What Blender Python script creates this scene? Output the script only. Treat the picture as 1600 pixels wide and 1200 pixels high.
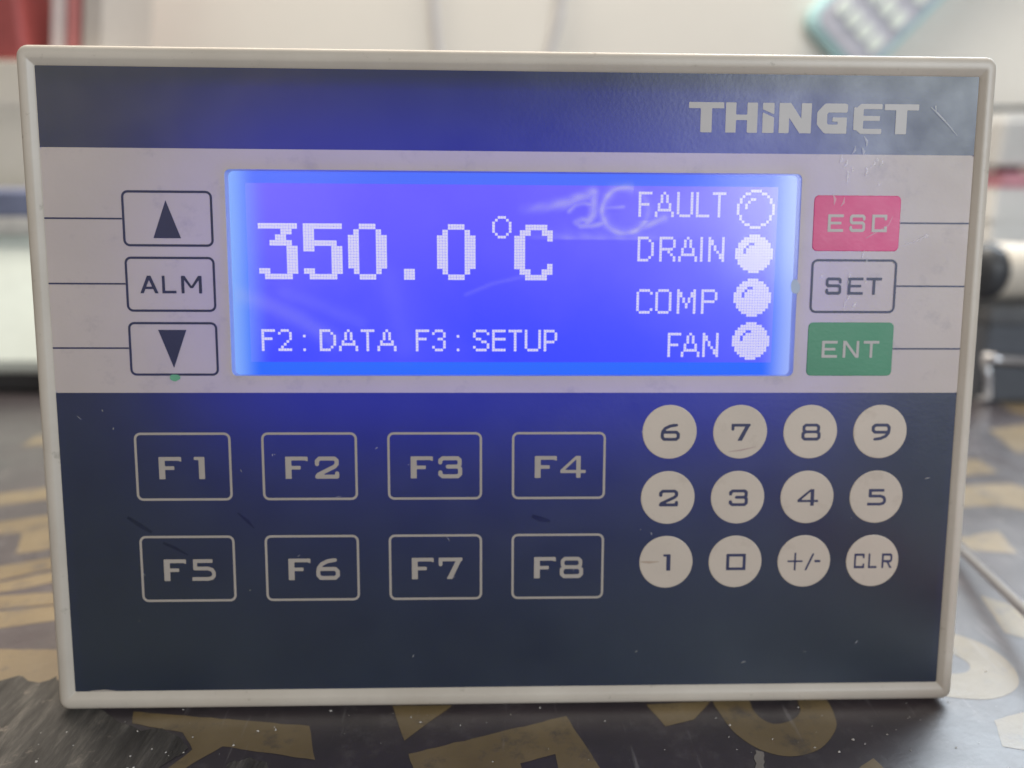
import bpy, math, random
import numpy as np
from mathutils import Matrix, Vector

random.seed(7)
for o in list(bpy.data.objects):
    bpy.data.objects.remove(o)
scene = bpy.context.scene
COL = scene.collection
R = math.radians
MM = 0.001

# ------------------------------------------------------------------ camera
cam_d = bpy.data.cameras.new('Camera')
cam = bpy.data.objects.new('Camera', cam_d)
COL.objects.link(cam)
scene.camera = cam
cam_d.sensor_width = 36.0
cam_d.lens = 36.0 * 1250 / 1600
cam_d.clip_start = 0.005
cam_d.clip_end = 50
cam_rot = Matrix(((0.99951749, -0.00021733, -0.0310604),
                  (-0.02995446, 0.25780577, -0.96573232),
                  (0.00821743, 0.96619674, 0.25767486)))
cam.matrix_world = Matrix.Translation((-0.0047835, -0.1362497, 0.0955494)) @ cam_rot.to_4x4()
cam_d.dof.use_dof = True
cam_d.dof.focus_distance = 0.1325
cam_d.dof.aperture_fstop = 9.2

# ------------------------------------------------------------------ world and lamps
world = bpy.data.worlds.new('World')
scene.world = world
world.use_nodes = True
bg = world.node_tree.nodes['Background']
bg.inputs[0].default_value = (1.0, 0.90, 0.79, 1)
bg.inputs[1].default_value = 0.21


def area(name, loc, target, sx, sy, energy, col):
    d = bpy.data.lights.new(name, 'AREA')
    d.shape = 'RECTANGLE'
    d.size, d.size_y = sx, sy
    d.energy = energy
    d.color = col
    o = bpy.data.objects.new(name, d)
    COL.objects.link(o)
    o.location = loc
    o.rotation_euler = (Vector(target) - Vector(loc)).to_track_quat('-Z', 'Y').to_euler()
    return o


# daylight from a window in the back wall, above and right of the picture
area('window_light_back', (0.50, 0.425, 0.475), (0.46, -0.5, 0.32), 0.66, 0.46, 9.5, (0.76, 0.88, 1.0))
# the next window, beside the photographer, seen in the satin face
area('window_light_side', (0.38, -0.55, 0.31), (0.04, 0.0, 0.06), 0.36, 0.28, 3.2, (0.86, 0.94, 1.0))
# added warm fills: overhead for wall and table, a dimmer one front left
area('overhead_fill', (-0.05, 0.29, 0.75), (-0.05, 0.36, 0.0), 0.80, 0.20, 7.8, (1.0, 0.90, 0.76))
area('front_left_fill', (-0.40, -0.56, 0.36), (-0.04, 0.0, 0.06), 0.60, 0.36, 0.85, (1.0, 0.86, 0.70))

vs = scene.view_settings
vs.view_transform = 'Standard'
vs.look = 'None'
vs.exposure = 0.0
vs.gamma = 1.0
vs.use_curve_mapping = False
scene.render.engine = 'CYCLES'

# ------------------------------------------------------------------ materials


def mat(name):
    m = bpy.data.materials.new(name)
    m.use_nodes = True
    nt = m.node_tree
    nt.nodes.clear()
    out = nt.nodes.new('ShaderNodeOutputMaterial')
    return m, nt, out


def node(nt, t, **kw):
    n = nt.nodes.new(t)
    for k, v in kw.items():
        if k.startswith('i_'):
            n.inputs[k[2:].replace('_', ' ')].default_value = v
        else:
            setattr(n, k, v)
    return n


def rgb(c):
    return (c[0], c[1], c[2], 1.0)


def noise(nt, scale, detail=4.0, rough=0.55, stretch=None, w=0.0):
    tc = node(nt, 'ShaderNodeTexCoord')
    mp = node(nt, 'ShaderNodeMapping')
    nt.links.new(tc.outputs['Object'], mp.inputs['Vector'])
    mp.inputs['Location'].default_value = (w, w * 0.7, w * 1.3)
    if stretch:
        mp.inputs['Rotation'].default_value = stretch[1]
        mp.inputs['Scale'].default_value = stretch[0]
    n = node(nt, 'ShaderNodeTexNoise')
    n.inputs['Scale'].default_value = scale
    n.inputs['Detail'].default_value = detail
    n.inputs['Roughness'].default_value = rough
    nt.links.new(mp.outputs[0], n.inputs['Vector'])
    return n


def ramp(nt, src, stops):
    r = node(nt, 'ShaderNodeValToRGB')
    els = r.color_ramp.elements
    while len(els) < len(stops):
        els.new(0.5)
    for e, (p, c) in zip(els, stops):
        e.position = p
        e.color = rgb(c) if not isinstance(c, float) else (c, c, c, 1)
    nt.links.new(src, r.inputs[0])
    return r


def mixc(nt, fac, a, b):
    m = node(nt, 'ShaderNodeMix', data_type='RGBA')
    for sock, v in ((m.inputs[0], fac), (m.inputs[6], a), (m.inputs[7], b)):
        if hasattr(v, 'is_linked'):
            nt.links.new(v, sock)
        elif isinstance(v, (int, float)):
            sock.default_value = v
        else:
            sock.default_value = rgb(v)
    return m.outputs[2]


def plain(name, col, rough=0.5, metal=0.0, spec=0.5, var=0.12, nscale=120.0, bump=0.0, bscale=900.0, coat=0.0):
    """Principled surface with a little blotchy variation of its own colour."""
    m, nt, out = mat(name)
    b = node(nt, 'ShaderNodeBsdfPrincipled')
    n = noise(nt, nscale)
    lo = tuple(c * (1 - var) for c in col)
    hi = tuple(min(1, c * (1 + var)) for c in col)
    r = ramp(nt, n.outputs[0], [(0.3, lo), (0.7, hi)])
    nt.links.new(r.outputs[0], b.inputs['Base Color'])
    b.inputs['Roughness'].default_value = rough
    b.inputs['Metallic'].default_value = metal
    b.inputs['Specular IOR Level'].default_value = spec
    b.inputs['Coat Weight'].default_value = coat
    if bump:
        n2 = noise(nt, bscale, 3)
        bp = node(nt, 'ShaderNodeBump')
        bp.inputs['Strength'].default_value = bump
        bp.inputs['Distance'].default_value = 0.0002
        nt.links.new(n2.outputs[0], bp.inputs['Height'])
        nt.links.new(bp.outputs[0], b.inputs['Normal'])
    nt.links.new(b.outputs[0], out.inputs[0])
    return m


def film(name, col, trans, tfac, rough=0.42, spec=0.5, var=0.10, dirt=None):
    """Printed polyester film of the front: satin, and made translucent to let the added backlight through."""
    m, nt, out = mat(name)
    b = node(nt, 'ShaderNodeBsdfPrincipled')
    n = noise(nt, 55.0, 6, 0.6)
    lo = tuple(c * (1 - var) for c in col)
    hi = tuple(min(1, c * (1 + var)) for c in col)
    r = ramp(nt, n.outputs[0], [(0.3, lo), (0.7, hi)])
    src = r.outputs[0]
    if dirt:
        n2 = noise(nt, 160.0, 8, 0.7, w=3.1)
        k = ramp(nt, n2.outputs[0], [(0.56, 0.0), (0.74, 1.0)])
        mk = node(nt, 'ShaderNodeMath', operation='MULTIPLY')
        nt.links.new(k.outputs[0], mk.inputs[0])
        mk.inputs[1].default_value = 0.5
        src = mixc(nt, mk.outputs[0], src, dirt)
    nt.links.new(src, b.inputs['Base Color'])
    n3 = noise(nt, 90.0, 5, 0.6, w=9.0)
    rr = ramp(nt, n3.outputs[0], [(0.3, rough - 0.05), (0.75, rough + 0.09)])
    nt.links.new(rr.outputs[0], b.inputs['Roughness'])
    b.inputs['Specular IOR Level'].default_value = spec
    n4 = noise(nt, 1400.0, 2, 0.5)
    n5 = noise(nt, 30.0, 2, 0.5, w=5)
    ad = node(nt, 'ShaderNodeMath', operation='MULTIPLY_ADD')
    nt.links.new(n5.outputs[0], ad.inputs[0])
    ad.inputs[1].default_value = 3.0
    nt.links.new(n4.outputs[0], ad.inputs[2])
    bp = node(nt, 'ShaderNodeBump')
    bp.inputs['Strength'].default_value = 0.10
    bp.inputs['Distance'].default_value = 0.0002
    nt.links.new(ad.outputs[0], bp.inputs['Height'])
    nt.links.new(bp.outputs[0], b.inputs['Normal'])
    if tfac > 0:
        t = node(nt, 'ShaderNodeBsdfTranslucent')
        t.inputs[0].default_value = rgb(trans)
        mx = node(nt, 'ShaderNodeMixShader')
        mx.inputs[0].default_value = tfac
        nt.links.new(b.outputs[0], mx.inputs[1])
        nt.links.new(t.outputs[0], mx.inputs[2])
        nt.links.new(mx.outputs[0], out.inputs[0])
    else:
        nt.links.new(b.outputs[0], out.inputs[0])
    return m


def emit(name, col, strength):
    m, nt, out = mat(name)
    e = node(nt, 'ShaderNodeEmission')
    e.inputs[0].default_value = rgb(col)
    e.inputs[1].default_value = strength
    nt.links.new(e.outputs[0], out.inputs[0])
    return m


# plastic bezel: warm off-white, yellowed and grubby
def bezel_mat():
    m, nt, out = mat('bezel_plastic')
    b = node(nt, 'ShaderNodeBsdfPrincipled')
    n = noise(nt, 35.0, 5, 0.6)
    base = ramp(nt, n.outputs[0], [(0.3, (0.45, 0.405, 0.35)), (0.7, (0.55, 0.505, 0.445))])
    n2 = noise(nt, 420.0, 6, 0.7, w=2.0)
    k = ramp(nt, n2.outputs[0], [(0.62, 0.0), (0.74, 0.6)])
    c = mixc(nt, k.outputs[0], base.outputs[0], (0.22, 0.19, 0.15))
    nt.links.new(c, b.inputs['Base Color'])
    b.inputs['Roughness'].default_value = 0.42
    n3 = noise(nt, 1100.0, 3)
    bp = node(nt, 'ShaderNodeBump')
    bp.inputs['Strength'].default_value = 0.25
    bp.inputs['Distance'].default_value = 0.0001
    nt.links.new(n3.outputs[0], bp.inputs['Height'])
    nt.links.new(bp.outputs[0], b.inputs['Normal'])
    nt.links.new(b.outputs[0], out.inputs[0])
    return m


M = {}
M['bezel'] = bezel_mat()
M['navy'] = film('navy_film', (0.025, 0.037, 0.044), (0.018, 0.03, 0.62), 0.25, rough=0.36, spec=0.75, var=0.15)
M['pale'] = film('pale_film', (0.53, 0.47, 0.425), (0.42, 0.15, 0.90), 0.13, rough=0.45, spec=0.45, var=0.05, dirt=(0.30, 0.27, 0.27))
M['navy_ink'] = plain('navy_ink', (0.022, 0.027, 0.085), 0.45)
M['pale_ink'] = plain('pale_ink', (0.36, 0.325, 0.30), 0.45, var=0.05)
M['logo_ink'] = plain('logo_ink', (0.40, 0.38, 0.38), 0.45, var=0.05)
M['disc'] = film('key_white', (0.50, 0.435, 0.375), (1, 1, 1), 0.0, rough=0.45, var=0.05, dirt=(0.33, 0.27, 0.22))
M['red_key'] = film('key_red', (0.56, 0.026, 0.17), (1, 1, 1), 0.0, rough=0.42, var=0.08)
M['green_key'] = film('key_green', (0.045, 0.22, 0.125), (1, 1, 1), 0.0, rough=0.42, var=0.08)
M['scratch'] = plain('scratch_haze', (0.50, 0.52, 0.58), 0.6)
M['grime'] = plain('grime', (0.014, 0.015, 0.022), 0.6)
M['green_paint'] = plain('green_paint', (0.12, 0.36, 0.24), 0.5)
M['recess'] = plain('recess_plastic', (0.62, 0.64, 0.78), 0.4)
M['dark_plastic'] = plain('dark_plastic', (0.04, 0.043, 0.05), 0.45, bump=0.2)
M['pixel'] = emit('lit_pixel', (0.70, 0.68, 0.95), 1.0)
M['halo_glow'] = emit('halo_glow', (0.04, 0.04, 1.0), 3.3)


def lcd_mat():
    """Blue negative LCD: edge-lit, so the margins next to the tubes at both sides glow paler."""
    m, nt, out = mat('blue_screen')
    tc = node(nt, 'ShaderNodeTexCoord')
    sp = node(nt, 'ShaderNodeSeparateXYZ')
    nt.links.new(tc.outputs['Object'], sp.inputs[0])
    n = noise(nt, 38.0, 3, 0.5)

    def edge(sock, x0, x1):
        r = node(nt, 'ShaderNodeMapRange')
        r.inputs[1].default_value = x0
        r.inputs[2].default_value = x1
        r.interpolation_type = 'SMOOTHSTEP'
        nt.links.new(sock, r.inputs[0])
        return r.outputs[0]
    yy = edge(sp.outputs[1], 0.003, 0.040)
    base = mixc(nt, yy, (0.022, 0.045, 1.0), (0.125, 0.092, 0.98))
    nn = ramp(nt, n.outputs[0], [(0.42, 0.0), (0.8, 0.30)])
    base = mixc(nt, nn.outputs[0], base, (0.20, 0.165, 1.0))
    left = edge(sp.outputs[0], -0.0425, -0.0500)
    right = edge(sp.outputs[0], 0.0435, 0.0505)
    base = mixc(nt, left, base, (0.17, 0.36, 1.0))
    base = mixc(nt, right, base, (0.24, 0.34, 1.0))
    # fine dot matrix
    e = node(nt, 'ShaderNodeEmission')
    nt.links.new(base, e.inputs[0])
    g = node(nt, 'ShaderNodeBsdfPrincipled')
    g.inputs['Base Color'].default_value = (0.02, 0.02, 0.05, 1)
    g.inputs['Roughness'].default_value = 0.35
    a = node(nt, 'ShaderNodeAddShader')
    nt.links.new(e.outputs[0], a.inputs[0])
    nt.links.new(g.outputs[0], a.inputs[1])
    nt.links.new(a.outputs[0], out.inputs[0])
    return m


def margin_mat():
    m, nt, out = mat('screen_margin')
    tc = node(nt, 'ShaderNodeTexCoord')
    sp = node(nt, 'ShaderNodeSeparateXYZ')
    nt.links.new(tc.outputs['Object'], sp.inputs[0])

    def edge(sock, x0, x1):
        r = node(nt, 'ShaderNodeMapRange')
        r.inputs[1].default_value = x0
        r.inputs[2].default_value = x1
        r.interpolation_type = 'SMOOTHSTEP'
        nt.links.new(sock, r.inputs[0])
        return r.outputs[0]
    yy = edge(sp.outputs[1], 0.003, 0.038)
    base = mixc(nt, yy, (0.030, 0.150, 1.0), (0.085, 0.170, 1.0))
    left = edge(sp.outputs[0], -0.0445, -0.0500)
    right = edge(sp.outputs[0], 0.0445, 0.0502)
    base = mixc(nt, left, base, (0.24, 0.44, 1.0))
    base = mixc(nt, right, base, (0.34, 0.46, 1.0))
    e = node(nt, 'ShaderNodeEmission')
    nt.links.new(base, e.inputs[0])
    nt.links.new(e.outputs[0], out.inputs[0])
    return m


M['lcd'] = lcd_mat()
M['margin'] = margin_mat()


def pane_mat():
    m, nt, out = mat('clear_window')
    t = node(nt, 'ShaderNodeBsdfTransparent')
    g = node(nt, 'ShaderNodeBsdfGlossy')
    g.inputs['Roughness'].default_value = 0.16
    f = node(nt, 'ShaderNodeFresnel')
    f.inputs[0].default_value = 1.45
    mx = node(nt, 'ShaderNodeMixShader')
    nt.links.new(f.outputs[0], mx.inputs[0])
    nt.links.new(t.outputs[0], mx.inputs[1])
    nt.links.new(g.outputs[0], mx.inputs[2])
    nt.links.new(mx.outputs[0], out.inputs[0])
    return m


M['pane'] = pane_mat()


def veil(name, col, fac):
    """thin milky smear on clear film"""
    m, nt, out = mat(name)
    t = node(nt, 'ShaderNodeBsdfTransparent')
    d = node(nt, 'ShaderNodeBsdfDiffuse')
    d.inputs[0].default_value = rgb(col)
    mx = node(nt, 'ShaderNodeMixShader')
    n = noise(nt, 260.0, 5, 0.6)
    r = ramp(nt, n.outputs[0], [(0.3, fac * 0.5), (0.7, fac)])
    nt.links.new(r.outputs[0], mx.inputs[0])
    nt.links.new(t.outputs[0], mx.inputs[1])
    nt.links.new(d.outputs[0], mx.inputs[2])
    nt.links.new(mx.outputs[0], out.inputs[0])
    return m


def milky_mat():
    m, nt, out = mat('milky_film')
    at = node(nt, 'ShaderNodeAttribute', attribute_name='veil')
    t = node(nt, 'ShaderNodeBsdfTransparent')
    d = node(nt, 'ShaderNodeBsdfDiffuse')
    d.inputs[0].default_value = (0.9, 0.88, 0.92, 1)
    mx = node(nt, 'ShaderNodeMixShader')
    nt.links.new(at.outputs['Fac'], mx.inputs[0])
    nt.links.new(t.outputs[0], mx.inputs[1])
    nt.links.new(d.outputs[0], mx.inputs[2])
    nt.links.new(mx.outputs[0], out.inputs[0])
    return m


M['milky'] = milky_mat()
M['rub'] = veil('rubbed_mark', (0.012, 0.013, 0.02), 0.34)
M['smear'] = veil('film_smear', (0.85, 0.82, 0.9), 0.34)
M['smear2'] = veil('film_smear_faint', (0.85, 0.85, 0.9), 0.40)


def table_mat(name, dark):
    m, nt, out = mat(name)
    b = node(nt, 'ShaderNodeBsdfPrincipled')
    n = noise(nt, 45.0, 6, 0.6)
    if dark:
        base = ramp(nt, n.outputs[0], [(0.3, (0.030, 0.026, 0.032)), (0.7, (0.062, 0.048, 0.056))]).outputs[0]
        wear = (0.13, 0.118, 0.12)
    else:
        base = ramp(nt, n.outputs[0], [(0.3, (0.155, 0.110, 0.050)), (0.7, (0.25, 0.185, 0.095))]).outputs[0]
        wear = (0.075, 0.062, 0.055)
    # rubbed patches and short fine scratches
    n2 = noise(nt, 150.0, 10, 0.75, w=4.0)
    k = ramp(nt, n2.outputs[0], [(0.52, 0.0), (0.68, 0.6 if dark else 0.9)])
    c = mixc(nt, k.outputs[0], base, wear)
    n3 = noise(nt, 420.0, 6, 0.6, stretch=((1.0, 0.08, 1.0), (0, 0, R(-35))), w=1.0)
    k3 = ramp(nt, n3.outputs[0], [(0.63, 0.0), (0.70, 0.35)])
    c = mixc(nt, k3.outputs[0], c, (0.35, 0.33, 0.33))
    nt.links.new(c, b.inputs['Base Color'])
    n4 = noise(nt, 70.0, 6, 0.65, w=7.0)
    rr = ramp(nt, n4.outputs[0], [(0.3, 0.30), (0.72, 0.50)])
    nt.links.new(rr.outputs[0], b.inputs['Roughness'])
    b.inputs['Specular IOR Level'].default_value = 1.0
    b.inputs['Coat Weight'].default_value = 0.7
    b.inputs['Coat Roughness'].default_value = 0.34
    b.inputs['Coat IOR'].default_value = 1.6
    n5 = noise(nt, 700.0, 6, 0.6)
    bp = node(nt, 'ShaderNodeBump')
    bp.inputs['Strength'].default_value = 0.35
    bp.inputs['Distance'].default_value = 0.0002
    nt.links.new(n5.outputs[0], bp.inputs['Height'])
    nt.links.new(bp.outputs[0], b.inputs['Normal'])
    nt.links.new(b.outputs[0], out.inputs[0])
    return m


def scrape_mat():
    m, nt, out = mat('scraped_lacquer')
    b = node(nt, 'ShaderNodeBsdfPrincipled')
    n = noise(nt, 330.0, 8, 0.7, stretch=((1.0, 0.16, 1.0), (0, 0, R(-50))))
    base = ramp(nt, n.outputs[0], [(0.32, (0.025, 0.023, 0.022)), (0.52, (0.075, 0.070, 0.066)), (0.72, (0.20, 0.185, 0.165))]).outputs[0]
    n2 = noise(nt, 160.0, 8, 0.7, w=6)
    k = ramp(nt, n2.outputs[0], [(0.58, 0.0), (0.68, 0.8)])
    c = mixc(nt, k.outputs[0], base, (0.30, 0.26, 0.22))
    nt.links.new(c, b.inputs['Base Color'])
    b.inputs['Roughness'].default_value = 0.6
    bp = node(nt, 'ShaderNodeBump')
    bp.inputs['Strength'].default_value = 0.9
    bp.inputs['Distance'].default_value = 0.0005
    nt.links.new(n.outputs[0], bp.inputs['Height'])
    nt.links.new(bp.outputs[0], b.inputs['Normal'])
    nt.links.new(b.outputs[0], out.inputs[0])
    return m


M['table'] = table_mat('dark_lacquer', True)
M['gold'] = table_mat('gold_print', False)
M['scrape'] = scrape_mat()
M['chip'] = plain('paint_chips', (0.55, 0.53, 0.5), 0.5)
M['steel'] = plain('steel', (0.60, 0.60, 0.63), 0.28, metal=1.0, var=0.05)

# ------------------------------------------------------------------ mesh helpers


def obj(name, verts, faces, material, parent=None, smooth=False, loc=None, scale=MM):
    me = bpy.data.meshes.new(name)
    me.from_pydata([tuple(c * scale for c in v) for v in verts], [], faces)
    me.validate()
    me.update()
    if material:
        me.materials.append(material)
    if smooth:
        for p in me.polygons:
            p.use_smooth = True
    o = bpy.data.objects.new(name, me)
    COL.objects.link(o)
    if parent:
        o.parent = parent
    if loc:
        o.location = tuple(c * scale for c in loc)
    return o


def tag(o, label, cat, group=None):
    o['label'] = label
    o['category'] = cat
    if group:
        o['group'] = group
    return o


def empty(name, loc=(0, 0, 0), rot=(0, 0, 0)):
    o = bpy.data.objects.new(name, None)
    o.empty_display_size = 0.01
    COL.objects.link(o)
    o.location = tuple(c * MM for c in loc)
    o.rotation_euler = rot
    return o


def rrect(x0, y0, x1, y1, r, n=6):
    """counter-clockwise rounded rectangle outline"""
    pts = []
    for cx, cy, a0 in ((x1 - r, y1 - r, 0), (x0 + r, y1 - r, 90), (x0 + r, y0 + r, 180), (x1 - r, y0 + r, 270)):
        for i in range(n + 1):
            a = R(a0 + 90.0 * i / n)
            pts.append((cx + r * math.cos(a), cy + r * math.sin(a)))
    return pts


def loft(loops, close_first=False, close_last=False):
    """loops: list of equally long lists of 3D points -> verts, faces"""
    n = len(loops[0])
    v = [p for L in loops for p in L]
    f = []
    for k in range(len(loops) - 1):
        for i in range(n):
            j = (i + 1) % n
            f.append((k * n + i, k * n + j, (k + 1) * n + j, (k + 1) * n + i))
    if close_first:
        f.append(tuple(reversed(range(n))))
    if close_last:
        f.append(tuple((len(loops) - 1) * n + i for i in range(n)))
    return v, f


def box_loops(x0, y0, z0, x1, y1, z1, r, b):
    """rounded-corner block standing along z with softened top and bottom edges"""
    L = []
    for ins, z in ((b, z0), (b * 0.3, z0 + b * 0.3), (0, z0 + b), (0, z1 - b), (b * 0.3, z1 - b * 0.3), (b, z1)):
        L.append([(x, y, z) for x, y in rrect(x0 + ins, y0 + ins, x1 - ins, y1 - ins, max(r - ins, 0.05))])
    return loft(L, True, True)


def block(name, x0, y0, z0, x1, y1, z1, material, parent=None, r=2.0, b=0.8):
    v, f = box_loops(x0, y0, z0, x1, y1, z1, r, b)
    return obj(name, v, f, material, parent)


def tube(name, pts, rad, material, parent=None, n=12, caps=True):
    """pts in mm; rad a number or one per point"""
    P = [Vector(p) for p in pts]
    rs = rad if isinstance(rad, (list, tuple)) else [rad] * len(P)
    loops = []
    ref = Vector((0, 0, 1))
    for i, p in enumerate(P):
        t = (P[min(i + 1, len(P) - 1)] - P[max(i - 1, 0)]).normalized()
        if abs(t.dot(ref)) > 0.95:
            ref = Vector((0, 1, 0))
        u = t.cross(ref).normalized()
        w = t.cross(u)
        loops.append([tuple(p + (u * math.cos(2 * math.pi * k / n) + w * math.sin(2 * math.pi * k / n)) * rs[i]) for k in range(n)])
    v, f = loft(loops, caps, caps)
    return obj(name, v, f, material, parent, smooth=True)


# ---- lettering: strokes as distance fields, cut out as one flat sheet per word


def sd_cap(X, Y, a, b, r):
    ax, ay = a
    bx, by = b
    dx, dy = bx - ax, by - ay
    t = np.clip(((X - ax) * dx + (Y - ay) * dy) / (dx * dx + dy * dy + 1e-12), 0, 1)
    return np.hypot(X - ax - t * dx, Y - ay - t * dy) - r


def sd_box(X, Y, x0, y0, x1, y1):
    qx = np.abs(X - (x0 + x1) / 2) - (x1 - x0) / 2
    qy = np.abs(Y - (y0 + y1) / 2) - (y1 - y0) / 2
    return np.hypot(np.maximum(qx, 0), np.maximum(qy, 0)) + np.minimum(np.maximum(qx, qy), 0)


def sd_poly(X, Y, pts):
    """convex polygon, any winding"""
    s = sum(pts[i][0] * pts[(i + 1) % len(pts)][1] - pts[(i + 1) % len(pts)][0] * pts[i][1] for i in range(len(pts)))
    sg = 1 if s > 0 else -1
    d = None
    for i in range(len(pts)):
        (ax, ay), (bx, by) = pts[i], pts[(i + 1) % len(pts)]
        ln = math.hypot(bx - ax, by - ay)
        e = sg * ((by - ay) * (X - ax) - (bx - ax) * (Y - ay)) / ln
        d = e if d is None else np.maximum(d, e)
    return d


def march(F, x0, y0, h, z):
    """flat mesh of the region F<0 on a grid"""
    ny, nx = F.shape
    verts, faces, idx = [], [], {}

    def vt(key, x, y):
        if key not in idx:
            idx[key] = len(verts)
            verts.append((x, y, z))
        return idx[key]

    def corner(i, j):
        return vt(('c', i, j), x0 + i * h, y0 + j * h)

    def cut(i, j, k, l):
        key = ('e',) + ((i, j, k, l) if (i, j) < (k, l) else (k, l, i, j))
        a, b = F[j, i], F[l, k]
        t = a / (a - b)
        return vt(key, x0 + (i + (k - i) * t) * h, y0 + (j + (l - j) * t) * h)
    inside = F < 0
    for j in range(ny - 1):
        i = 0
        while i < nx - 1:
            q = ((i, j), (i + 1, j), (i + 1, j + 1), (i, j + 1))
            ins = [inside[b, a] for a, b in q]
            if all(ins):
                k = i
                while k < nx - 1 and inside[j, k + 1] and inside[j + 1, k + 1]:
                    k += 1
                faces.append((corner(i, j), corner(k, j), corner(k, j + 1), corner(i, j + 1)))
                i = k
                continue
            if any(ins):
                poly = []
                for s in range(4):
                    a, b = q[s], q[(s + 1) % 4]
                    if ins[s]:
                        poly.append(corner(*a))
                    if ins[s] != ins[(s + 1) % 4]:
                        poly.append(cut(a[0], a[1], b[0], b[1]))
                if len(poly) >= 3:
                    faces.append(tuple(poly))
            i += 1
    return verts, faces


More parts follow.
